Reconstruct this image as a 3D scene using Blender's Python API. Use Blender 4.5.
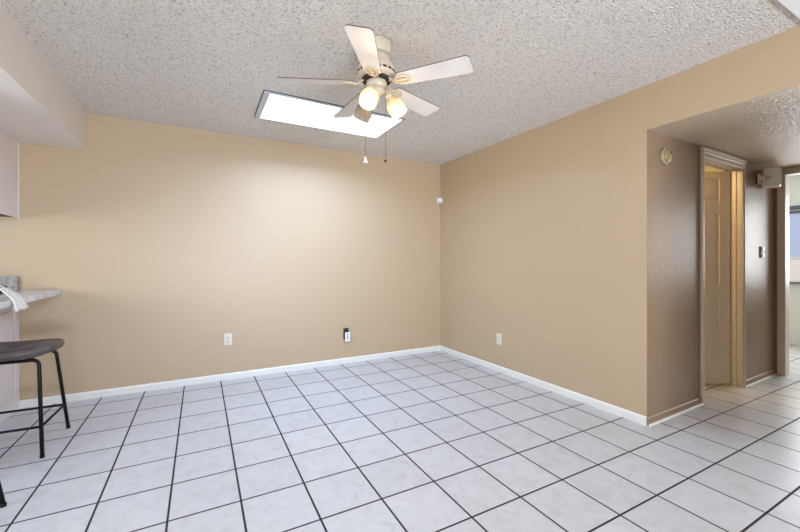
import bpy, bmesh, math, random
from mathutils import Vector, Matrix
for o in list(bpy.data.objects): bpy.data.objects.remove(o)
C = bpy.context.scene.collection
R = math.radians
random.seed(7)

# ------------------------------------------------------------------ camera
H = 1.184
cam_d = bpy.data.cameras.new('camera'); cam = bpy.data.objects.new('camera', cam_d); C.objects.link(cam)
cam_d.sensor_fit = 'HORIZONTAL'; cam_d.sensor_width = 36.0
cam_d.lens = 371.5 / 800 * 36.0
cam_d.shift_y = -(266 - 260.2) / 800
cam_d.clip_start = 0.02
cam.location = (0, 0, H); cam.rotation_euler = (R(90), 0, -0.4936)
bpy.context.scene.camera = cam

# ------------------------------------------------------------------ world, lights, exposure
world = bpy.data.worlds.new('world'); bpy.context.scene.world = world; world.use_nodes = True
world.node_tree.nodes['Background'].inputs[0].default_value = (0.75, 0.85, 1.0, 1)
world.node_tree.nodes['Background'].inputs[1].default_value = 1.0

def area(name, loc, rot, sx, sy, power, col, spread=180):
    l = bpy.data.lights.new(name, 'AREA'); l.shape = 'RECTANGLE'; l.size = sx; l.size_y = sy
    l.energy = power; l.color = col; l.spread = R(spread)
    o = bpy.data.objects.new(name, l); C.objects.link(o); o.location = loc; o.rotation_euler = rot
    return o
def point(name, loc, power, col, rad):
    l = bpy.data.lights.new(name, 'POINT'); l.energy = power; l.color = col; l.shadow_soft_size = rad
    o = bpy.data.objects.new(name, l); C.objects.link(o); o.location = loc
    return o
DAY = (0.55, 0.79, 1.18)
# daylight through the patio door behind the camera (faces +Y) and the kitchen window at the left (faces +X)
area('patio_daylight', (1.1, -5.02, 1.15), (R(90), 0, 0), 2.4, 2.0, 66, DAY)
area('added_ceiling_fill', (0.9, -4.9, 0.5), (R(128), 0, 0), 2.4, 0.8, 180, (0.85, 0.93, 1.05), 110)  # added unseen uplight that brightens the ceiling
area('kitchen_daylight', (-3.38, 1.9, 1.45), (0, R(-95), 0), 1.1, 1.8, 72, (0.78, 0.93, 1.12))
# daylight falling from the skylight panel
area('skylight_daylight', (1.0, 3.17, 2.395), (0, 0, 0), 1.05, 0.45, 31, (0.50, 0.76, 1.20), 160)
# window of the bright room past the hall, and the warm lamp of the room behind the ajar door
area('far_room_daylight', (7.18, 1.15, 1.45), (0, R(90), 0), 1.1, 1.4, 52, (0.9, 0.96, 1.0))
point('warm_room_lamp', (3.2, 2.0, 2.12), 26, (1.0, 0.70, 0.32), 0.06)
vs = bpy.context.scene.view_settings
vs.view_transform = 'Standard'; vs.look = 'None'; vs.gamma = 1; vs.use_curve_mapping = False
vs.exposure = 0.06

# ------------------------------------------------------------------ materials
def lin(c):
    f = lambda v: (v / 255 / 12.92) if v / 255 <= 0.04045 else ((v / 255 + 0.055) / 1.055) ** 2.4
    return (f(c[0]), f(c[1]), f(c[2]), 1)
def mat(name, col, rough=0.5, metal=0.0, emit=None, es=0.0, bump=None, var=None, spec=None):
    """bump=(scale, strength, distance, detail)   var=(colour2, scale, lo, hi)"""
    m = bpy.data.materials.new(name); m.use_nodes = True
    nt = m.node_tree; b = nt.nodes['Principled BSDF']
    b.inputs['Base Color'].default_value = lin(col); b.inputs['Roughness'].default_value = rough
    b.inputs['Metallic'].default_value = metal
    if spec is not None: b.inputs['Specular IOR Level'].default_value = spec
    if emit: b.inputs['Emission Color'].default_value = lin(emit); b.inputs['Emission Strength'].default_value = es
    tc = nt.nodes.new('ShaderNodeTexCoord')
    if var:
        n = nt.nodes.new('ShaderNodeTexNoise'); n.inputs['Scale'].default_value = var[1]; n.inputs['Detail'].default_value = 4
        nt.links.new(tc.outputs['Object'], n.inputs['Vector'])
        r = nt.nodes.new('ShaderNodeValToRGB'); r.color_ramp.elements[0].position = var[2]; r.color_ramp.elements[1].position = var[3]
        r.color_ramp.elements[0].color = lin(var[0]); r.color_ramp.elements[1].color = lin(col)
        nt.links.new(n.outputs[0], r.inputs[0]); nt.links.new(r.outputs[0], b.inputs['Base Color'])
    if bump:
        n = nt.nodes.new('ShaderNodeTexNoise'); n.inputs['Scale'].default_value = bump[0]; n.inputs['Detail'].default_value = bump[3]
        nt.links.new(tc.outputs['Object'], n.inputs['Vector'])
        bp = nt.nodes.new('ShaderNodeBump'); bp.inputs['Strength'].default_value = bump[1]; bp.inputs['Distance'].default_value = bump[2]
        nt.links.new(n.outputs[0], bp.inputs['Height']); nt.links.new(bp.outputs[0], b.inputs['Normal'])
    return m
M = {}
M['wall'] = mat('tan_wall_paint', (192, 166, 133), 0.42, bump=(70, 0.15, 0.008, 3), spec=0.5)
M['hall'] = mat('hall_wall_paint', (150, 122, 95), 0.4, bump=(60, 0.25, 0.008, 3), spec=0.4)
M['soffit'] = mat('soffit_paint', (230, 220, 210), 0.6, bump=(70, 0.15, 0.01, 3), spec=0.3)
M['smooth_ceiling'] = mat('smooth_ceiling_paint', (246, 244, 243), 0.6, spec=0.3)
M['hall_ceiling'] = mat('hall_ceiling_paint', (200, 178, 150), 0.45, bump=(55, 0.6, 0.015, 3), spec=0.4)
M['base_white'] = mat('baseboard_paint', (232, 228, 218), 0.4)
M['trim'] = mat('door_trim_paint', (214, 200, 176), 0.35)
M['door'] = mat('door_paint', (222, 210, 188), 0.4)
M['cabinet'] = mat('cabinet_paint', (230, 218, 212), 0.45)
M['cabinet_under'] = mat('cabinet_underside', (70, 58, 50), 0.7)  # darker brown than the rest of the cabinet
M['counter'] = mat('white_marble_laminate', (226, 224, 222), 0.25, var=((196, 194, 193), 7, 0.35, 0.6))
M['splash'] = mat('grey_speckled_marble', (178, 174, 168), 0.3, var=((138, 133, 128), 45, 0.35, 0.6))
M['black'] = mat('black_metal', (8, 7, 8), 0.5, spec=0.3)
M['black_glaze'] = mat('black_glazed', (16, 15, 16), 0.2)
M['leather'] = mat('brown_faux_leather', (98, 86, 81), 0.42, bump=(50, 0.4, 0.01, 5), var=((66, 57, 54), 9, 0.3, 0.65))
M['cloth'] = mat('off_white_cloth', (232, 226, 212), 0.85, bump=(300, 0.2, 0.002, 2))
M['cream'] = mat('fan_cream_enamel', (202, 186, 160), 0.35)
M['blade'] = mat('fan_blade_cream', (232, 226, 218), 0.5, var=((224, 217, 208), 6, 0.3, 0.7))
M['blade_edge'] = mat('fan_blade_edge', (112, 92, 76), 0.6)
M['slot'] = mat('dark_vent_slot', (38, 32, 30), 0.8)
M['brass'] = mat('antique_chain', (110, 98, 80), 0.35, 0.8)
M['white_plastic'] = mat('white_plastic', (236, 234, 230), 0.35)
M['ivory'] = mat('ivory_plastic', (222, 216, 196), 0.4)
M['yellowed'] = mat('yellowed_plastic', (158, 138, 92), 0.45)
M['dark_plastic'] = mat('dark_plastic', (24, 22, 24), 0.4)
M['grey_ink'] = mat('grey_ink', (70, 74, 92), 0.6)
M['frame_grey'] = mat('skylight_frame', (196, 198, 202), 0.4)
M['skylight'] = mat('skylight_acrylic', (240, 244, 250), 0.3, emit=(246, 250, 255), es=0.92)
M['far_wall'] = mat('pale_green_white_paint', (232, 233, 226), 0.6)
M['pane_blue'] = mat('sky_blue_pane', (170, 178, 205), 0.3, emit=(150, 160, 200), es=0.5)
M['pane_pink'] = mat('frosted_pane', (224, 214, 214), 0.4, emit=(214, 204, 206), es=0.35)
M['bulb'] = mat('lit_bulb', (255, 250, 240), 0.3, emit=(255, 246, 226), es=4.0)
M['bulb_off'] = mat('unlit_bulb', (225, 222, 215), 0.3)

def popcorn():
    m = bpy.data.materials.new('popcorn_ceiling'); m.use_nodes = True; nt = m.node_tree; b = nt.nodes['Principled BSDF']
    b.inputs['Roughness'].default_value = 0.95; b.inputs['Specular IOR Level'].default_value = 0.1
    tc = nt.nodes.new('ShaderNodeTexCoord')
    n = nt.nodes.new('ShaderNodeTexNoise'); n.inputs['Scale'].default_value = 85; n.inputs['Detail'].default_value = 5; n.inputs['Roughness'].default_value = 0.65
    v = nt.nodes.new('ShaderNodeTexVoronoi'); v.inputs['Scale'].default_value = 100
    nt.links.new(tc.outputs['Object'], n.inputs['Vector']); nt.links.new(tc.outputs['Object'], v.inputs['Vector'])
    r = nt.nodes.new('ShaderNodeValToRGB'); e = r.color_ramp.elements
    e[0].position = 0.30; e[0].color = lin((166, 155, 144)); e[1].position = 0.48; e[1].color = lin((242, 234, 223))
    nt.links.new(n.outputs[0], r.inputs[0]); nt.links.new(r.outputs[0], b.inputs['Base Color'])
    mix = nt.nodes.new('ShaderNodeMath'); mix.operation = 'SUBTRACT'
    nt.links.new(n.outputs[0], mix.inputs[0]); nt.links.new(v.outputs['Distance'], mix.inputs[1])
    bp = nt.nodes.new('ShaderNodeBump'); bp.inputs['Strength'].default_value = 0.9; bp.inputs['Distance'].default_value = 0.012
    nt.links.new(mix.outputs[0], bp.inputs['Height']); nt.links.new(bp.outputs[0], b.inputs['Normal'])
    return m
M['popcorn'] = popcorn()

def tiles():
    """Square ceramic tiles: grid measured from the room, dark grout, mottled grey-white glaze."""
    X0, Y0, SX, SY = 0.1774, 2.9277, 0.30827, 0.31545
    m = bpy.data.materials.new('ceramic_floor_tiles'); m.use_nodes = True; nt = m.node_tree; b = nt.nodes['Principled BSDF']
    N = nt.nodes.new; L = nt.links.new
    tc = N('ShaderNodeTexCoord'); sep = N('ShaderNodeSeparateXYZ'); L(tc.outputs['Object'], sep.inputs[0])
    def math_(op, a, bb=None, **k):
        n = N('ShaderNodeMath'); n.operation = op
        for i, v in enumerate((a, bb)):
            if v is None: continue
            if isinstance(v, (int, float)): n.inputs[i].default_value = v
            else: L(v, n.inputs[i])
        return n.outputs[0]
    dist = []; cells = []
    for ax, o0, s in (('X', X0, SX), ('Y', Y0, SY)):
        u = math_('DIVIDE', math_('SUBTRACT', sep.outputs[ax], o0), s)
        fr = math_('FRACT', u); cells.append(math_('FLOOR', u))
        d = math_('MULTIPLY', math_('MINIMUM', fr, math_('SUBTRACT', 1.0, fr)), s)
        dist.append(d)
    d = math_('MINIMUM', dist[0], dist[1])
    mr = N('ShaderNodeMapRange'); mr.interpolation_type = 'SMOOTHSTEP'
    mr.inputs['From Min'].default_value = 0.0038; mr.inputs['From Max'].default_value = 0.0058; L(d, mr.inputs['Value'])
    comb = N('ShaderNodeCombineXYZ'); L(cells[0], comb.inputs[0]); L(cells[1], comb.inputs[1])
    wn = N('ShaderNodeTexWhiteNoise'); wn.noise_dimensions = '3D'; L(comb.outputs[0], wn.inputs['Vector'])
    off = N('ShaderNodeVectorMath'); off.operation = 'MULTIPLY_ADD'; L(wn.outputs['Color'], off.inputs[0])
    off.inputs[1].default_value = (40, 40, 40); L(tc.outputs['Object'], off.inputs[2])
    n = N('ShaderNodeTexNoise'); n.inputs['Scale'].default_value = 13; n.inputs['Detail'].default_value = 6; n.inputs['Roughness'].default_value = 0.6; n.inputs['Distortion'].default_value = 0.8
    L(off.outputs[0], n.inputs['Vector'])
    r = N('ShaderNodeValToRGB'); e = r.color_ramp.elements
    e[0].position = 0.30; e[0].color = lin((196, 192, 191)); e[1].position = 0.55; e[1].color = lin((207, 205, 204))
    L(n.outputs[0], r.inputs[0])
    hv = N('ShaderNodeHueSaturation'); L(r.outputs[0], hv.inputs['Color'])
    L(math_('MULTIPLY_ADD', wn.outputs['Value'], 0.06), hv.inputs['Value'])
    hv.inputs['Value'].links[0].from_node.inputs[2].default_value = 0.96
    mx = N('ShaderNodeMix'); mx.data_type = 'RGBA'; L(mr.outputs[0], mx.inputs[0])
    mx.inputs[6].default_value = lin((36, 28, 31)); L(hv.outputs[0], mx.inputs[7]); L(mx.outputs[2], b.inputs['Base Color'])
    rr = math_('MULTIPLY_ADD', mr.outputs[0], -0.50); rr.node.inputs[2].default_value = 0.80
    L(rr, b.inputs['Roughness'])
    bp = N('ShaderNodeBump'); bp.inputs['Strength'].default_value = 0.6; bp.inputs['Distance'].default_value = 0.002
    hh = math_('ADD', mr.outputs[0], math_('MULTIPLY', n.outputs[0], 0.15)); L(hh, bp.inputs['Height']); L(bp.outputs[0], b.inputs['Normal'])
    return m
M['tiles'] = tiles()

def shade_glass(name, es):
    m = bpy.data.materials.new(name); m.use_nodes = True; nt = m.node_tree; nt.nodes.clear()
    N = nt.nodes.new; L = nt.links.new
    out = N('ShaderNodeOutputMaterial'); tr = N('ShaderNodeBsdfTransparent'); tl = N('ShaderNodeBsdfTranslucent'); df = N('ShaderNodeBsdfPrincipled')
    tl.inputs[0].default_value = lin((150, 130, 102)); tr.inputs[0].default_value = (1.0, 0.95, 0.86, 1)
    df.inputs['Base Color'].default_value = lin((180, 164, 138)); df.inputs['Roughness'].default_value = 0.25
    if es: df.inputs['Emission Color'].default_value = lin((255, 232, 196)); df.inputs['Emission Strength'].default_value = es
    a = N('ShaderNodeMixShader'); a.inputs[0].default_value = 0.45; L(tr.outputs[0], a.inputs[1]); L(tl.outputs[0], a.inputs[2])
    c = N('ShaderNodeMixShader'); c.inputs[0].default_value = 0.55; L(a.outputs[0], c.inputs[1]); L(df.outputs[0], c.inputs[2])
    L(c.outputs[0], out.inputs[0]); return m
M['glass_lit'] = shade_glass('lit_ribbed_glass', 0.12)
M['glass_off'] = shade_glass('unlit_ribbed_glass', 0.0)

# ------------------------------------------------------------------ mesh helpers
def box(bm, a, b, bev=0.0, seg=2, mi=0, rot=None, piv=None):
    x0, y0, z0 = [min(a[i], b[i]) for i in range(3)]; x1, y1, z1 = [max(a[i], b[i]) for i in range(3)]
    g = bmesh.ops.create_cube(bm, size=1.0); vs_ = g['verts']
    for v in vs_:
        v.co = Vector(((x0 + x1) / 2 + v.co.x * (x1 - x0), (y0 + y1) / 2 + v.co.y * (y1 - y0), (z0 + z1) / 2 + v.co.z * (z1 - z0)))
    if rot is not None: bmesh.ops.rotate(bm, verts=vs_, cent=piv or (0, 0, 0), matrix=rot)
    fs = {f for v in vs_ for f in v.link_faces}
    for f in fs: f.material_index = mi
    if bev > 0:
        es = list({e for v in vs_ for e in v.link_edges})
        r = bmesh.ops.bevel(bm, geom=es, offset=bev, segments=seg, profile=0.5, affect='EDGES')
        for f in r['faces']: f.material_index = mi
def lathe(bm, prof, seg=40, mat4=None, rib=0.0, nrib=0, cap=True):
    """prof: list of (r, z); optional ribs modulating the radius."""
    rings = []
    for r, z in prof:
        ring = []
        for k in range(seg):
            a = 2 * math.pi * k / seg
            rr = r * (1 + (rib * math.cos(nrib * a) if nrib else 0))
            co = Vector((rr * math.cos(a), rr * math.sin(a), z))
            ring.append(bm.verts.new(mat4 @ co if mat4 else co))
        rings.append(ring)
    for i in range(len(rings) - 1):
        for k in range(seg):
            f = bm.faces.new((rings[i][k], rings[i][(k + 1) % seg], rings[i + 1][(k + 1) % seg], rings[i + 1][k])); f.smooth = True
    if cap:
        bm.faces.new(rings[0]); bm.faces.new(rings[-1])
def tube(bm, pts, r, seg=10, closed=False):
    pts = [Vector(p) for p in pts]; n = len(pts); rings = []
    up = Vector((0, 0, 1))
    for i, p in enumerate(pts):
        if closed: t = (pts[(i + 1) % n] - pts[i - 1]).normalized()
        else: t = (pts[min(i + 1, n - 1)] - pts[max(i - 1, 0)]).normalized()
        u = up if abs(t.dot(up)) < 0.95 else Vector((1, 0, 0))
        s_ = t.cross(u).normalized(); w = s_.cross(t).normalized()
        rr = r[i] if isinstance(r, (list, tuple)) else r
        rings.append([bm.verts.new(p + rr * (math.cos(2 * math.pi * k / seg) * s_ + math.sin(2 * math.pi * k / seg) * w)) for k in range(seg)])
    m = n if closed else n - 1
    for i in range(m):
        A, B = rings[i], rings[(i + 1) % n]
        for k in range(seg):
            f = bm.faces.new((A[k], A[(k + 1) % seg], B[(k + 1) % seg], B[k])); f.smooth = True
    if not closed: bm.faces.new(rings[0]); bm.faces.new(rings[-1])
def bend(pts, rad, n=6):
    """round the inner corners of a polyline"""
    pts = [Vector(p) for p in pts]; out = [pts[0]]
    for i in range(1, len(pts) - 1):
        a = pts[i] + (pts[i - 1] - pts[i]).normalized() * rad; b = pts[i] + (pts[i + 1] - pts[i]).normalized() * rad
        for k in range(n + 1):
            t = k / n; out.append((1 - t) ** 2 * a + 2 * t * (1 - t) * pts[i] + t * t * b)
    out.append(pts[-1]); return out
def prism(bm, outline, z0, z1, mi_side=0):
    lo = [bm.verts.new((x, y, z0)) for x, y in outline]; hi = [bm.verts.new((x, y, z1)) for x, y in outline]
    bm.faces.new(lo[::-1]); bm.faces.new(hi); n = len(lo)
    for k in range(n):
        f = bm.faces.new((lo[k], lo[(k + 1) % n], hi[(k + 1) % n], hi[k])); f.material_index = mi_side
def obj(name, bm, m, parent=None, loc=None):
    bmesh.ops.recalc_face_normals(bm, faces=bm.faces[:])
    me = bpy.data.meshes.new(name); bm.to_mesh(me); bm.free()
    for q in (m if isinstance(m, (list, tuple)) else [m]): me.materials.append(q)
    o = bpy.data.objects.new(name, me); C.objects.link(o)
    if parent: o.parent = parent
    if loc: o.location = loc
    return o
def struct(name, bm, m, parent=None):
    o = obj(name, bm, m, parent)
    if not parent: o['kind'] = 'structure'
    return o
def thing(name, label, cat, loc=(0, 0, 0), rz=0.0, group=None):
    o = bpy.data.objects.new(name, None); C.objects.link(o); o.empty_display_size = 0.1
    o.location = loc; o.rotation_euler = (0, 0, rz); o['label'] = label; o['category'] = cat
    if group: o['group'] = group
    return o
def tag(o, label, cat, group=None):
    o['label'] = label; o['category'] = cat
    if group: o['group'] = group
    return o
def dup(root, loc, rz, label):
    r = root.copy(); C.objects.link(r); r.location = loc; r.rotation_euler = (0, 0, rz); r['label'] = label
    for ch in list(root.children):
        c = ch.copy(); C.objects.link(c); c.parent = r
        for g in list(ch.children):
            d = g.copy(); C.objects.link(d); d.parent = c
    return r
def B(*boxes, bev=0.0):
    bm = bmesh.new()
    for a, b in boxes: box(bm, a, b, bev)
    return bm

# ------------------------------------------------------------------ room shell
YA, XB, YC, XD = 4.06, 2.82, 1.507, 5.265
XL, YF, ZC, ZH = -3.5, -5.2, 2.44, 2.122
DL, DR, DT = 3.675, 4.42, 2.03           # hall door opening
EY, ET = 1.425, 2.055                    # opening to the bright room (edge nearest the corner)
struct('floor', B(((XL - .12, YF - .12, -0.1), (7.5, YA + .12, 0))), M['tiles'])
struct('ceiling', B(((XL - .12, YF - .12, ZC), (XB + .12, YA + .12, ZC + .1))), M['popcorn'])
struct('ceiling_smooth', B(((XL, YF, ZC - .012), (XB, 0.71, ZC))), M['smooth_ceiling'])
struct('wall_back', B(((XL - .12, YA, 0), (XB + .12, YA + .12, ZC))), M['wall'])
struct('wall_left', B(((XL - .12, YF, 0), (XL, YA, ZC))), M['wall'])
bm = B(((XB, 0.3, ZH), (XB + .10, YC, ZC)), ((XB, YF, 0), (XB + .10, 0.3, ZC)))
prism(bm, [(XB, YC), (XB + .1, YC + .012), (XB + .1, YA), (2.787, YA)], 0, ZC)
struct('wall_right', bm, M['wall'])
# front wall with the patio door opening
struct('wall_front', B(((XL, YF - .12, 0), (-0.2, YF, ZC)), ((2.4, YF - .12, 0), (XB + .1, YF, ZC)), ((-0.2, YF - .12, 2.1), (2.4, YF, ZC)),
                       ((-0.2, YF - .16, 0), (2.4, YF - .12, 2.1))), M['wall'])
# hall
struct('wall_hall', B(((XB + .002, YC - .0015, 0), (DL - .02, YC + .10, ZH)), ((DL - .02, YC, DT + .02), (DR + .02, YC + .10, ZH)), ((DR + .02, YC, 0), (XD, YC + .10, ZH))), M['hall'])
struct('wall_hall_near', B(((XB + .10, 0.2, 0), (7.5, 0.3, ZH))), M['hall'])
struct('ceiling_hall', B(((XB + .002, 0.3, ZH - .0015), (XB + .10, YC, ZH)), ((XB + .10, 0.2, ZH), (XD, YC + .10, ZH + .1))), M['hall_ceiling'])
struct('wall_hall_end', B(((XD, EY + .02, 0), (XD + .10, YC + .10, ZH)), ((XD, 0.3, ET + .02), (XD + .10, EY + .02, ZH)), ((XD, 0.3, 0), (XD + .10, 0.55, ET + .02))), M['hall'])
# small warm-lit room behind the ajar door
struct('wall_bath', B(((XB + .10, 3.2, 0), (XD, 3.3, 2.4)), ((XD - .1, YC + .10, 0), (XD, 3.2, 2.4)), ((XB + .10, YC + .1, ZH), (XD, YC + .14, 2.4))), M['far_wall'])
struct('ceiling_bath', B(((XB + .10, YC + .10, 2.4), (XD, 3.3, 2.5))), M['far_wall'])
# bright room past the hall
struct('wall_far', B(((7.3, 0.3, 0), (7.4, 3.3, 2.4)), ((XD + .1, 3.2, 0), (7.3, 3.3, 2.4)), ((XD, YC + .10, 0), (XD + .1, 3.3, 2.4)), ((XD, .3, ZH), (XD + .1, YC + .1, 2.4))), M['far_wall'])
struct('ceiling_far', B(((XD, 0.2, 2.4), (7.5, 3.3, 2.5)), ((7.4, 0.2, ZH), (7.5, 0.3, 2.4)), ((XD, 0.2, ZH), (7.4, 0.3, 2.4))), M['far_wall'])
# soffit over the kitchen peninsula
struct('wall_soffit', B(((-1.70, YF + .001, 2.127), (-0.858, YA, ZC)), bev=0.0), M['soffit'])

def baseboard(name, a, b, nrm, m, h=0.062, t=0.013, quarter=None):
    """profiled baseboard from a to b on the side nrm; optional quarter-round in another paint"""
    a = Vector((a[0], a[1], 0)); b = Vector((b[0], b[1], 0)); n = Vector((nrm[0], nrm[1], 0))
    prof = [(0, 0), (t, 0), (t, h * .72), (t * .75, h * .86), (t * .4, h * .93), (0.002, h), (0, h)]
    bm = bmesh.new()
    A = [bm.verts.new(a + n * p + Vector((0, 0, q))) for p, q in prof]; Bv = [bm.verts.new(b + n * p + Vector((0, 0, q))) for p, q in prof]
    for k in range(len(prof)):
        bm.faces.new((A[k], A[(k + 1) % len(prof)], Bv[(k + 1) % len(prof)], Bv[k]))
    bm.faces.new(A); bm.faces.new(Bv[::-1])
    o = struct(name, bm, m)
    if quarter:
        bm = bmesh.new(); prof = [(t, 0), (t + .012, 0), (t + .0105, .006), (t + .006, .0105), (t, .012)]
        A = [bm.verts.new(a + n * p + Vector((0, 0, q))) for p, q in prof]; Bv = [bm.verts.new(b + n * p + Vector((0, 0, q))) for p, q in prof]
        for k in range(len(prof)): bm.faces.new((A[k], A[(k + 1) % len(prof)], Bv[(k + 1) % len(prof)], Bv[k]))
        bm.faces.new(A); bm.faces.new(Bv[::-1]); obj('quarter_round', bm, quarter, o)
    return o
baseboard('baseboard_back', (-1.27, YA), (XB, YA), (0, -1), M['base_white'])
baseboard('baseboard_right', (XB, YC + .002), (2.787, YA - .013), (-1, 0), M['base_white'])
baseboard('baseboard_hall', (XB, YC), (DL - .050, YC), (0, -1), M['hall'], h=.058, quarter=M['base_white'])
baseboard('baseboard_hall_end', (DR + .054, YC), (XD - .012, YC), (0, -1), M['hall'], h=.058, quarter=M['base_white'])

# patio door behind the camera (source of the daylight)
w = thing('window_1', '', 'window', (0.6, 0, 0)); del w['label']; del w['category']; w['kind'] = 'structure'
obj('window_frame', B(((-.8, YF - .1, 0), (-.74, YF, 2.1)), ((1.74, YF - .1, 0), (1.8, YF, 2.1)), ((-.8, YF - .1, 2.04), (1.8, YF, 2.1)), ((.47, YF - .08, .03), (.53, YF - .03, 2.04)), ((-.8, YF - .1, 0), (1.8, YF, .04))), M['base_white'], w)
obj('pane', B(((-.74, YF - .06, .04), (1.74, YF - .05, 2.04))), M['pane_blue'], w)

# hall door: casing, jamb, crown head, ajar six-panel leaf
def casing_v(bm, x0, x1, y, z1):
    box(bm, (x0, y - .014, 0), (x1, y, z1), .004)
    box(bm, (x0 if x0 < DL - .02 else x1 - .018, y - .022, 0), ((x0 + .018) if x0 < DL - .02 else x1, y - .008, z1), .004)
bm = bmesh.new()
casing_v(bm, DL - .048, DL - .004, YC, DT + .01); casing_v(bm, DR + .004, DR + .052, YC, DT + .01)
struct('trim_1', bm, M['trim'])
bm = bmesh.new()                                                     # stepped crown head casing
box(bm, (DL - .050, YC - .018, DT + .004), (DR + .054, YC, DT + .04), .004)
box(bm, (DL - .052, YC - .024, DT + .036), (DR + .056, YC, DT + .062), .008)
box(bm, (DL - .056, YC - .032, DT + .058), (DR + .062, YC, ZH - .006), .006)
struct('trim_2', bm, M['trim'])
bm = bmesh.new()
box(bm, (DL - .02, YC - .002, 0), (DL, YC + .102, DT), .001); box(bm, (DR, YC - .002, 0), (DR + .02, YC + .102, DT), .001); box(bm, (DL - .02, YC - .002, DT), (DR + .02, YC + .102, DT + .02), .001)
box(bm, (DL, YC + .03, 0), (DL + .01, YC + .06, DT), .001); box(bm, (DR - .01, YC + .03, 0), (DR, YC + .06, DT), .001); box(bm, (DL, YC + .03, DT - .01), (DR, YC + .06, DT), .001)
struct('trim_3', bm, M['trim'])
door = thing('door_1', '', 'd', (DR - .004, YC + .102, 0.022), R(180 - 28.2)); del door['label']; del door['category']; door['kind'] = 'structure'
bm = bmesh.new(); LW, LT, LH = 0.72, 0.035, 2.00
# local +x runs along the leaf, local +y faces the hall (after the turn)
cols = [(.10, .31), (.41, .62)]; rows = [(.22, .83), (.93, 1.60), (1.71, 1.93)]
box(bm, (0, 0.006, 0), (LW, LT - .006, LH))
for x0, x1 in ((0, .10), (.31, .41), (.62, LW)): box(bm, (x0, 0, 0), (x1, LT, LH), .001)
for z0, z1 in ((0, .22), (.83, .93), (1.60, 1.71), (1.93, LH)):
    for x0, x1 in cols: box(bm, (x0, 0, z0), (x1, LT, z1), .001)
for x0, x1 in cols:
    for z0, z1 in rows: box(bm, (x0 + .03, .001, z0 + .03), (x1 - .03, LT - .001, z1 - .03), .005)
obj('door_panel', bm, M['door'], door)
bm = bmesh.new()
for z in (.25, 1.0, 1.75): box(bm, (-.006, -.004, z - .045), (.004, .006, z + .045), .002)
obj('hinge', bm, M['brass'], door)
for sy in (-1, 1):
    bm = bmesh.new(); lathe(bm, [(.026, 0), (.026, .006), (.010, .012), (.010, .035), (.024, .045), (.026, .058), (.014, .068), (.001, .07)], 20,
                            Matrix.Translation((LW - .06, LT if sy > 0 else 0, .95)) @ Matrix.Rotation(R(-90 * sy), 4, 'X'))
    obj('door_knob', bm, M['brass'], door)
# cased opening at the hall end
bm = bmesh.new()
box(bm, (XD - .016, EY, 0), (XD, EY + .062, ET + .01), .006); box(bm, (XD - .016, .5, ET + .004), (XD, EY + .062, ZH - .004), .004)
box(bm, (XD - .016, .49, 0), (XD, .55, ET + .01), .006)
struct('trim_4', bm, M['trim'])
bm = bmesh.new()
box(bm, (XD - .004, EY, 0), (XD + .104, EY + .02, ET), .002); box(bm, (XD - .004, .55, ET), (XD + .104, EY + .02, ET + .02), .002)
struct('trim_5', bm, M['base_white'])
# window of the bright room
w = thing('window_2', '', 'w', (7.3, 1.62, 0)); del w['label']; del w['category']; w['kind'] = 'structure'
bm = bmesh.new()
for a, b in (((-.03, -.50, 1.19), (0, .48, 1.23)), ((-.03, -.50, .88), (0, -.46, 1.95)), ((-.03, .44, .88), (0, .48, 1.95)), ((-.03, -.5, 1.93), (0, .48, 1.97))): box(bm, a, b, .003)
obj('window_frame', bm, M['white_plastic'], w)
obj('upper_pane', B(((-.015, -.46, 1.23), (-.008, .44, 1.84))), M['pane_blue'], w)
obj('lower_pane', B(((-.018, -.46, .885), (-.01, .44, 1.19))), M['pane_pink'], w)
bm = bmesh.new(); box(bm, (-.05, -.47, 1.89), (-.004, .45, 1.94), .006); box(bm, (-.045, -.47, 1.835), (-.012, .45, 1.862), .006)
obj('blind_headrail', bm, mat('slate_blue', (92, 98, 118), .5), w)
obj('window_sill', B(((-.06, -.52, .855), (0, .50, .88)), bev=.003), mat('grey_sill', (120, 120, 124), .5), w)

# ------------------------------------------------------------------ skylight
sk = thing('skylight', 'bright white rectangular skylight panel set in the popcorn ceiling behind the fan', 'skylight', (1.01, 3.17, ZC))
x0, x1, y0, y1 = -.592, .59, -.28, .285
bm = bmesh.new()
box(bm, (x0, y0, -.014), (x0 + .042, y1, 0), .002); box(bm, (x1 - .022, y0, -.014), (x1, y1, 0), .002)
box(bm, (x0 + .04, y0, -.014), (x1 - .04, y0 + .012, 0), .002); box(bm, (x0 + .04, y1 - .010, -.014), (x1 - .04, y1, 0), .002)
obj('frame', bm, M['frame_grey'], sk)
bm = bmesh.new()
for a, b in (((x0 - .006, y0 - .008, -.004), (x1 + .006, y0, 0)), ((x0 - .006, y0, -.004), (x0, y1, 0)), ((x1, y0, -.004), (x1 + .006, y1, 0))): box(bm, a, b)
obj('gasket', bm, M['dark_plastic'], sk)
obj('pane', B(((x0 + .042, y0 + .012, -.013), (-.004, y1 - .010, -.006))), M['skylight'], sk)
obj('pane', B(((.004, y0 + .012, -.013), (x1 - .022, y1 - .010, -.006))), M['skylight'], sk)
obj('divider', B(((-.004, y0 + .012, -.0135), (.004, y1 - .010, -.005))), M['white_plastic'], sk)

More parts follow.
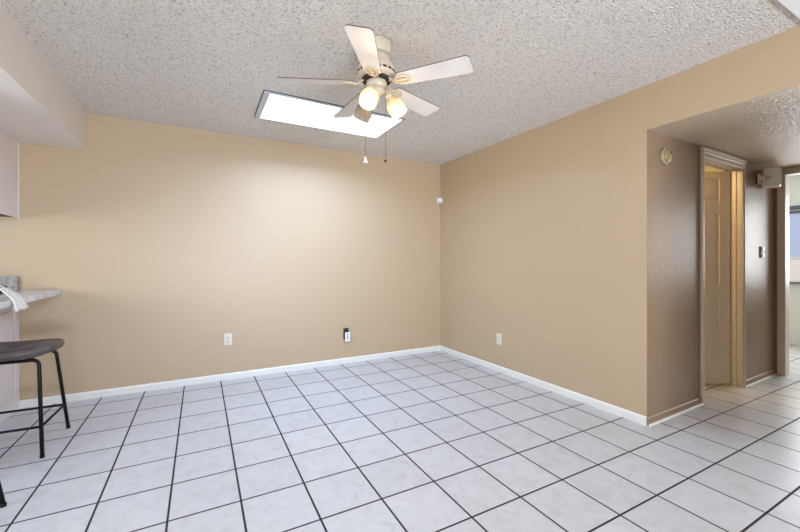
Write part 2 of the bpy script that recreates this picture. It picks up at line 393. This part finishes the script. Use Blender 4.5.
# ------------------------------------------------------------------ kitchen peninsula
cb = thing('base_cabinet', 'white panelled peninsula base cabinet under the marble bar counter', 'cabinet', (-1.27, 3.425, 0))
L_ = 0.63
bm = bmesh.new(); box(bm, (-.60, -L_, 0), (-.012, L_, .90)); obj('body', bm, M['cabinet'], cb)
for ya, yb in ((-L_, 0), (0, L_)):
    bm = bmesh.new()
    box(bm, (-.012, ya, 0), (0, ya + .085, .90), .002); box(bm, (-.012, yb - .085, 0), (0, yb, .90), .002)
    box(bm, (-.012, ya + .085, .82), (0, yb - .085, .90), .002); box(bm, (-.012, ya + .085, 0), (0, yb - .085, .11), .002)
    box(bm, (-.012, ya + .115, .14), (-.001, yb - .115, .79), .006)
    box(bm, (-.010, yb - .101, .11), (-.005, yb - .097, .82))
    obj('raised_panel', bm, M['cabinet'], cb)
uc = thing('wall_cabinet', 'pinkish white kitchen wall cabinet hanging below the soffit', 'cabinet', (-1.276, 3.43, 1.521))
bm = bmesh.new(); box(bm, (-.33, -.63, .012), (-.006, .628, .606)); obj('body', bm, M['cabinet'], uc)
bm = bmesh.new(); box(bm, (-.006, -.63, .001), (0, .618, .606), .001); obj('side_panel', bm, M['cabinet'], uc)
bm = bmesh.new(); box(bm, (-.008, .618, 0), (.004, .629, .606), .002); obj('scribe_trim', bm, M['base_white'], uc)
bm = bmesh.new(); box(bm, (-.33, -.63, .006), (-.006, .628, .012)); o = obj('underside', bm, M['cabinet_under'], uc); o['label'] = 'dark underside'

bm = bmesh.new()                                                     # counter with slightly chipped round corner
ol = [(-1.90, 4.058), (-1.90, 2.75), (-1.06, 2.75), (-1.028, 2.762), (-1.013, 2.80)]
for y in (3.2, 3.6, 3.9, 4.0, 4.03, 4.058): ol.append((-1.013 + random.uniform(-.002, .001), y))
prism(bm, ol, .902, .940)
bmesh.ops.bevel(bm, geom=[e for e in bm.edges if abs(e.verts[0].co.z - e.verts[1].co.z) < .001], offset=.007, segments=3, affect='EDGES')
tag(obj('bar_counter', bm, M['counter']), 'white marble bar countertop overhanging the base cabinet at the left wall', 'countertop')
bm = bmesh.new()
xs = [-1.28, -1.345, -1.55, -1.755, -1.9]
for i in range(4): box(bm, (xs[i], YA - .02, .9405), (xs[i + 1] + .002, YA - .001, 1.052 + (0.003 if i == 0 else 0)), .002)
tag(obj('backsplash', bm, M['splash']), 'grey speckled marble backsplash strip behind the bar counter', 'backsplash')

# bowl with the cloth over it
bm = bmesh.new(); lathe(bm, [(.055, 0), (.06, .006), (.10, .03), (.118, .062), (.12, .078), (.112, .078), (.10, .05), (.055, .014), (.001, .012)], 40, Matrix.Translation((-1.195, 3.235, .9405)))
tag(obj('bowl', bm, M['black_glaze']), 'shallow black bowl on the bar counter under the white towel', 'bowl')
bm = bmesh.new()
prof = [(-1.36, .946), (-1.345, .98), (-1.32, 1.012), (-1.27, 1.026), (-1.20, 1.030), (-1.13, 1.028), (-1.09, 1.018), (-1.065, 1.000), (-1.035, .972), (-1.015, .948), (-1.004, .920), (-.999, .895), (-.990, .872)]
rows_ = []
pr = bend([(x, 0, z) for x, z in prof], .012, 2)
for i, p in enumerate(pr):
    t = i / (len(pr) - 1); wd = .058 + .036 * max(0, (t - .5) / .5) ** 1.3
    rows_.append([bm.verts.new((p.x + .004 * math.sin(k * 1.3), 3.20 + wd * (k / 5 - 1), p.z + .004 * math.sin(k * 0.9 + t * 5))) for k in range(11)])
for i in range(len(rows_) - 1):
    for k in range(10):
        f = bm.faces.new((rows_[i][k], rows_[i][k + 1], rows_[i + 1][k + 1], rows_[i + 1][k])); f.smooth = True
tw = obj('towel', bm, M['cloth']); md = tw.modifiers.new('thick', 'SOLIDIFY'); md.thickness = .005; md.offset = 0
tag(tw, 'off-white towel draped over a bowl and the edge of the bar counter', 'towel')

# ------------------------------------------------------------------ bar stools
def make_stool():
    st = thing('bar_stool', 'black metal bar stool with brown padded seat, standing nearest the cabinet panel', 'stool', (-1.033, 3.204, 0), R(-2), 'bar stools at the counter')
    fx, fy, tx, ty, zt = .207, .218, .165, .135, .572
    for sy in (1, -1):                                               # each side frame is one bent tube: two legs + top rail
        pts = bend([(fx, sy * fy, 0.006), (tx, sy * ty, zt), (-tx, sy * ty, zt), (-fx, sy * fy, 0.006)], .035, 7)
        half = len(pts) // 2
        mid = (pts[half - 1] + pts[half]) / 2
        bm = bmesh.new(); tube(bm, [p for p in pts if p.x > .02] + [Vector((0.0, sy * ty, zt))], .0105, 12); obj('leg', bm, M['black'], st)
        bm = bmesh.new(); tube(bm, [Vector((0.0, sy * ty, zt))] + [p for p in pts if p.x < -.02], .0105, 12); obj('leg', bm, M['black'], st)
    k = .178 / zt; rx, ry = fx + (tx - fx) * k, fy + (ty - fy) * k
    for a, b in (((rx, ry), (rx, -ry)), ((-rx, ry), (-rx, -ry)), ((rx, ry), (-rx, ry)), ((rx, -ry), (-rx, -ry))):
        bm = bmesh.new(); tube(bm, [(a[0], a[1], .178), (b[0], b[1], .178)], .0075, 10); obj('footrest', bm, M['black'], st)
    for sx in (-.12, .12):
        bm = bmesh.new(); box(bm, (sx - .015, -ty - .01, zt + .007), (sx + .015, ty + .01, zt + .015), .001); obj('seat_bracket', bm, M['black'], st)
    # seat: rounded cushion, raised long ends, tufted dimple
    bm = bmesh.new(); n = 56; A_, B_ = .230, .203
    def ring(s, z, lift):
        out = []
        for i in range(n):
            a = 2 * math.pi * i / n; c_, s_ = math.cos(a), math.sin(a); e = 2 / 3.0
            x = A_ * s * math.copysign(abs(c_) ** e, c_); y = B_ * s * math.copysign(abs(s_) ** e, s_)
            out.append(bm.verts.new((x, y, z + lift * .016 * (x / A_) ** 2)))
        return out
    z0 = zt + .014
    spec_ = [(.80, z0, .5), (.92, z0 + .004, 1), (.975, z0 + .016, 1), (1, z0 + .030, 1), (.985, z0 + .045, 1), (.94, z0 + .055, 1), (.86, z0 + .060, 1), (.7, z0 + .063, 1), (.5, z0 + .062, 1), (.3, z0 + .058, 1), (.15, z0 + .050, 1), (.05, z0 + .042, 1)]
    rs = [ring(*q) for q in spec_]
    for i in range(len(rs) - 1):
        for k_ in range(n):
            f = bm.faces.new((rs[i][k_], rs[i][(k_ + 1) % n], rs[i + 1][(k_ + 1) % n], rs[i + 1][k_])); f.smooth = True
    bm.faces.new(rs[0]); bm.faces.new(rs[-1])
    seat = obj('seat', bm, M['leather'], st)
    bm = bmesh.new(); lathe(bm, [(.012, 0), (.011, .004), (.006, .007), (.001, .008)], 16, Matrix.Translation((0, 0, z0 + .042))); obj('button', bm, M['leather'], seat)
    bm = bmesh.new(); tube(bm, [(p[0], p[1], p[2]) for p in [(A_ * .985 * math.copysign(abs(math.cos(a)) ** (2 / 3), math.cos(a)), B_ * .985 * math.copysign(abs(math.sin(a)) ** (2 / 3), math.sin(a)), z0 + .012 + .016 * (abs(math.cos(a)) ** (4 / 3))) for a in [2 * math.pi * i / 72 for i in range(72)]]], .0028, 6, closed=True)
    obj('piping', bm, M['leather'], seat)
    for sx in (-1, 1):
        for sy in (-1, 1):
            bm = bmesh.new(); lathe(bm, [(.012, 0), (.0125, .012), (.011, .016)], 14, Matrix.Translation((sx * fx, sy * fy, 0))); obj('foot_cap', bm, M['black'], st)
    return st
stool = make_stool()
dup(stool, (-.835 - .299, 2.478, 0), R(-46.8), 'nearer bar stool, only one black leg in view at the left edge')

# ------------------------------------------------------------------ ceiling fan
FX, FY = .900, 1.960
fan = thing('ceiling_fan', 'cream five-blade ceiling fan with three glass lamp shades and pull chains', 'ceiling fan', (FX, FY, ZC))
zz = lambda z: z - ZC
bm = bmesh.new(); lathe(bm, [(.084, zz(2.439)), (.088, zz(2.43)), (.088, zz(2.40)), (.082, zz(2.375)), (.080, zz(2.365))], 48); obj('canopy', bm, M['cream'], fan)
bm = bmesh.new(); lathe(bm, [(.078, zz(2.368)), (.080, zz(2.335)), (.092, zz(2.312)), (.106, zz(2.292)), (.110, zz(2.280)), (.110, zz(2.246)), (.104, zz(2.238)), (.086, zz(2.232)), (.066, zz(2.228))], 56)
motor = obj('motor_housing', bm, M['cream'], fan)
bm = bmesh.new()
for k in range(20):
    a = 2 * math.pi * k / 20; r_ = Matrix.Rotation(a, 3, 'Z')
    box(bm, (.107, -.0115, zz(2.255)), (.1112, .0115, zz(2.268)), .001, 1, rot=r_)
obj('vent_slots', bm, M['slot'], motor)
bm = bmesh.new(); lathe(bm, [(.082, zz(2.2325)), (.084, zz(2.230)), (.084, zz(2.220)), (.078, zz(2.216))], 48); obj('flywheel', bm, M['slot'], fan)
bm = bmesh.new(); lathe(bm, [(.050, zz(2.219)), (.058, zz(2.216)), (.060, zz(2.208)), (.060, zz(2.185)), (.054, zz(2.176)), (.050, zz(2.172))], 44); sh = obj('switch_housing', bm, M['cream'], fan)
bm = bmesh.new(); lathe(bm, [(.048, zz(2.173)), (.050, zz(2.165)), (.046, zz(2.150)), (.030, zz(2.138)), (.012, zz(2.130)), (.008, zz(2.122)), (.010, zz(2.116)), (.001, zz(2.110))], 40); obj('light_fitter', bm, M['cream'], fan)

def blade_mesh():
    """blade along +x, underside at z=0, brown edge band"""
    bm = bmesh.new(); r0, r1 = .130, .553; w0, w1 = .050, .066
    ol = []
    def corner(cx_, cy_, rad, a0, a1, n=6):
        for i in range(n + 1):
            a = R(a0 + (a1 - a0) * i / n); ol.append((cx_ + rad * math.cos(a), cy_ + rad * math.sin(a)))
    corner(r1 - .022, -w1 + .022, .022, -90, 0); corner(r1 - .022, w1 - .022, .022, 0, 90)
    corner(r0 + .03, w0 - .03, .03, 95, 180); corner(r0 + .03, -w0 + .03, .03, 180, 265)
    prism(bm, ol, 0, .006, 1); return bm
def iron_mesh():
    bm = bmesh.new()
    # arm dropping from the flywheel, tapering into an open oval plate under the blade
    pts = bend([(.070, 0, .020), (.088, 0, .018), (.108, 0, -.003), (.130, 0, -.006)], .010, 5)
    prev = None
    for i, p in enumerate(pts):
        t = i / (len(pts) - 1); w_ = .020 - .008 * math.sin(t * math.pi)
        row = [bm.verts.new((p.x, -w_, p.z)), bm.verts.new((p.x, w_, p.z)), bm.verts.new((p.x, w_, p.z - .007)), bm.verts.new((p.x, -w_, p.z - .007))]
        if prev:
            for k in range(4): bm.faces.new((prev[k], prev[(k + 1) % 4], row[(k + 1) % 4], row[k]))
        else: bm.faces.new(row)
        prev = row
    bm.faces.new(prev)
    n = 32; o_, i_ = [], []
    for z in (-.0015, -.0085):
        o_.append([bm.verts.new((.162 + .046 * math.cos(2 * math.pi * k / n), .038 * math.sin(2 * math.pi * k / n), z)) for k in range(n)])
        i_.append([bm.verts.new((.164 + .031 * math.cos(2 * math.pi * k / n), .024 * math.sin(2 * math.pi * k / n), z)) for k in range(n)])
    for k in range(n):
        q = (k + 1) % n
        bm.faces.new((o_[0][k], o_[0][q], i_[0][q], i_[0][k])); bm.faces.new((o_[1][k], o_[1][q], i_[1][q], i_[1][k]))
        bm.faces.new((o_[0][k], o_[0][q], o_[1][q], o_[1][k])); bm.faces.new((i_[0][k], i_[0][q], i_[1][q], i_[1][k]))
    box(bm, (.130, -.008, -.0085), (.197, .008, -.0015), .002)
    for x, y in ((.203, 0), (.150, .032), (.150, -.032)): lathe(bm, [(.005, -.0105), (.005, -.008)], 10, Matrix.Translation((x, y, 0)))
    return bm
b0 = i0 = None
for az, ln in ((-123.5, .955), (-51.5, 1), (20.5, 1), (90.5, 1.05), (155.5, 1)):
    mtx = Matrix.Rotation(R(az), 4, 'Z') @ Matrix.Translation((0, 0, zz(2.205))) @ Matrix.Rotation(R(-12), 4, 'X') @ Matrix.Diagonal((ln, 1, 1, 1))
    if b0 is None:
        b0 = b_ = obj('blade', blade_mesh(), [M['blade'], M['blade_edge']], fan); i0 = i_ob = obj('blade_iron', iron_mesh(), M['cream'], b_)
    else:
        b_ = b0.copy(); C.objects.link(b_); i_ob = i0.copy(); C.objects.link(i_ob); i_ob.parent = b_
    b_.parent = fan; b_.matrix_basis = mtx

def lamp(az, lit):
    tilt = R(36)
    d = Matrix.Rotation(R(az), 4, 'Z')
    base = Vector((.066, 0, zz(2.148)))
    # local -z of the shade points down and outward
    m4 = d @ Matrix.Translation(base) @ Matrix.Rotation(-tilt, 4, 'Y')
    bm = bmesh.new(); tube(bm, [d @ Vector(p) for p in bend([(.036, 0, zz(2.160)), (.056, 0, zz(2.166)), (.066, 0, zz(2.148))], .01, 5)], .010, 12)
    lathe(bm, [(.012, .008), (.022, .004), (.026, -.006), (.026, -.020), (.023, -.024)], 28, m4)
    arm = obj('lamp_arm', bm, M['cream'], fan)
    bm = bmesh.new()
    lathe(bm, [(.024, -.014), (.027, -.026), (.038, -.044), (.047, -.068), (.050, -.092), (.048, -.112), (.046, -.128), (.0475, -.134)], 72, m4, rib=.03, nrib=12, cap=False)
    s_ = obj('lamp_shade', bm, M['glass_lit'] if lit else M['glass_off'], fan)
    s_['label'] = 'lit ribbed glass tulip shade' if lit else 'unlit ribbed glass tulip shade'
    md = s_.modifiers.new('thick', 'SOLIDIFY'); md.thickness = .0025
    bm = bmesh.new(); lathe(bm, [(.001, -.098), (.014, -.094), (.024, -.080), (.026, -.066), (.020, -.048), (.013, -.034), (.012, -.018)], 24, m4)
    obj('bulb', bm, M['bulb'] if lit else M['bulb_off'], s_)
    if lit:
        p = m4 @ Vector((0, 0, -.125)); point('fan_lamp_light', (FX + p.x, FY + p.y, ZC + p.z), 9, (1.0, 0.80, 0.56), .022)
lamp(226, True); lamp(346, True); lamp(106, False)
def chain(px, py, z0, z1, dark):
    bm = bmesh.new(); n = int((z0 - z1) / .009)
    tube(bm, [(px, py, zz(z0)), (px, py, zz(z1))], .0011, 6)
    for k in range(n): lathe(bm, [(.0004, zz(z0 - k * .009) + .0022), (.0021, zz(z0 - k * .009)), (.0004, zz(z0 - k * .009) - .0022)], 6, Matrix.Translation((px, py, 0)), cap=False)
    c = obj('pull_chain', bm, M['brass'], fan)
    bm = bmesh.new()
    if dark: lathe(bm, [(.001, .006), (.006, .004), (.009, -.004), (.006, -.012), (.001, -.014)], 16, Matrix.Translation((px, py, zz(z1))))
    else: lathe(bm, [(.001, .012), (.004, .008), (.006, -.008), (.014, -.022), (.013, -.024), (.001, -.018)], 20, Matrix.Translation((px, py, zz(z1))))
    obj('pull_knob', bm, M['dark_plastic'] if dark else M['white_plastic'], c)
chain(-.062, .018, 2.195, 1.768, False); chain(.034, -.048, 2.195, 1.758, True)

# ------------------------------------------------------------------ wall fittings
def outlet(name, label, loc, rz, group=None):
    """duplex outlet; local -y faces the room"""
    t = thing(name, label, 'outlet', loc, rz, group)
    bm = bmesh.new(); box(bm, (-.036, -.006, -.058), (.036, 0, .058), .003); obj('plate', bm, M['ivory'], t)
    for z in (.022, -.022):
        bm = bmesh.new(); lathe(bm, [(.017, 0), (.017, .003), (.015, .0038)], 24, Matrix.Translation((0, -.0055, z)) @ Matrix.Rotation(R(90), 4, 'X')); s_ = obj('socket', bm, M['ivory'], t)
        bm = bmesh.new()
        for x in (-.006, .006): box(bm, (x - .0012, -.0102, z - .001), (x + .0012, -.0088, z + .009))
        box(bm, (-.0022, -.0102, z - .011), (.0022, -.0088, z - .006)); obj('slots', bm, M['slot'], s_)
    bm = bmesh.new(); lathe(bm, [(.003, 0), (.003, .0015)], 10, Matrix.Translation((0, -.0058, 0)) @ Matrix.Rotation(R(90), 4, 'X')); obj('screw', bm, M['brass'], t)
outlet('wall_outlet', 'ivory duplex wall outlet low on the back wall, left of the plug-in unit', (.244, YA, .398), 0)
outlet('wall_outlet', 'ivory duplex wall outlet low on the right-hand wall', (2.8035, 2.981, .346), R(-89.2))

t = thing('plug_in_unit', 'small white plug-in unit over a black adapter low on the back wall', 'plug-in', (1.479, YA, .325))
bm = bmesh.new(); box(bm, (-.034, -.022, -.045), (.026, 0, .080), .008, 3); obj('adapter', bm, M['dark_plastic'], t)
bm = bmesh.new(); box(bm, (-.022, -.040, -.072), (.038, -.020, .034), .005, 3); f_ = obj('cover', bm, M['white_plastic'], t)
bm = bmesh.new()
for i, (w_, x_) in enumerate([(.010, .004), (.014, .005), (.008, .003), (.013, .006), (.011, .004), (.014, .005), (.009, .007)]):
    box(bm, (x_ - w_ / 2, -.0408, .018 - i * .011), (x_ + w_ / 2, -.0398, .018 - i * .011 + .006))
obj('lettering', bm, M['grey_ink'], f_)
bm = bmesh.new(); box(bm, (-.020, -.036, -.080), (.036, -.012, -.070), .003); obj('shadow_strip', bm, mat('shadow_grey', (120, 112, 100), .5), t)  # grey strip stands in for the shadow along the cover's bottom edge

t = thing('motion_sensor', 'small white motion sensor mounted high in the room corner', 'sensor', (2.787 - .022, YA - .022, 1.965), R(-45))
t.scale = (.78, .78, .85)
bm = bmesh.new(); box(bm, (-.030, -.030, -.034), (.030, 0, .034), .006, 3); obj('body', bm, M['white_plastic'], t)
for s_ in (-1, 1):
    bm = bmesh.new(); box(bm, (s_ * .034 - .008, -.022, -.050), (s_ * .034 + .008, .006, .050), .004); obj('side_bracket', bm, M['white_plastic'], t)
bm = bmesh.new(); box(bm, (-.016, -.034, -.024), (.016, -.028, .004), .003); obj('lens', bm, mat('lens', (214, 206, 202), .2), t)

t = thing('chime_disc', 'round yellowed plastic alarm disc high on the hall wall', 'alarm', (3.050, YC, 1.957))
fc = Matrix.Rotation(R(90), 4, 'X')
bm = bmesh.new(); lathe(bm, [(.058, 0), (.060, .004), (.060, .016), (.054, .024)], 44, fc); obj('base_ring', bm, mat('aged_plastic', (176, 156, 124), .45), t)
bm = bmesh.new(); lathe(bm, [(.050, .020), (.048, .030), (.040, .038), (.020, .043), (.001, .044)], 40, fc); c = obj('cover', bm, M['yellowed'], t)
bm = bmesh.new(); lathe(bm, [(.009, .036), (.009, .042), (.001, .043)], 16, Matrix.Translation((.018, 0, .024)) @ fc); obj('sounder', bm, M['slot'], c)
bm = bmesh.new(); lathe(bm, [(.0045, .036), (.0045, .042), (.001, .043)], 12, Matrix.Translation((.005, .003, -.036)) @ fc); obj('indicator', bm, M['white_plastic'], c)

t = thing('wall_switch', 'grey switch plate with two white rockers on the hall wall', 'switch', (4.905, YC, 1.264))
bm = bmesh.new(); box(bm, (-.036, -.010, -.058), (.036, 0, .058), .003); obj('plate', bm, mat('switch_plate', (150, 138, 126), .4), t)
for z0, z1 in ((.004, .050), (-.050, -.008)):
    bm = bmesh.new(); box(bm, (-.012, -.0165, z0), (.028, -.008, z1), .002); obj('rocker', bm, M['white_plastic'], t)

t = thing('wall_speaker', 'small off-white speaker box bracketed high on the hall wall beside the doorway', 'speaker', (4.865, YC, 1.985), R(14))
bm = bmesh.new(); box(bm, (-.070, -.145, -.088), (.095, -.035, .088), .008, 3); o = obj('box', bm, M['ivory'], t)
bm = bmesh.new(); box(bm, (-.062, -.149, -.080), (.087, -.143, .080), .003); obj('grille', bm, mat('speaker_cloth', (190, 176, 158), .8), t)
bm = bmesh.new(); box(bm, (-.085, -.012, -.06), (-.01, .012, .04), .003); box(bm, (-.07, -.08, -.02), (-.045, -.008, .01), .003); obj('bracket', bm, M['ivory'], t)

# the hall wall runs 1.2 degrees off square: turn it and everything mounted on it about the wall corner
turn = Matrix.Translation((XB, YC, 0)) @ Matrix.Rotation(R(1.15), 4, 'Z') @ Matrix.Translation((-XB, -YC, 0))
for n_ in ('wall_hall', 'wall_hall_end', 'trim_1', 'trim_2', 'trim_3', 'trim_4', 'trim_5', 'door_1', 'baseboard_hall', 'baseboard_hall_end', 'chime_disc', 'wall_switch', 'wall_speaker'):
    o = bpy.data.objects[n_]; bpy.context.view_layer.update(); o.matrix_world = turn @ o.matrix_world
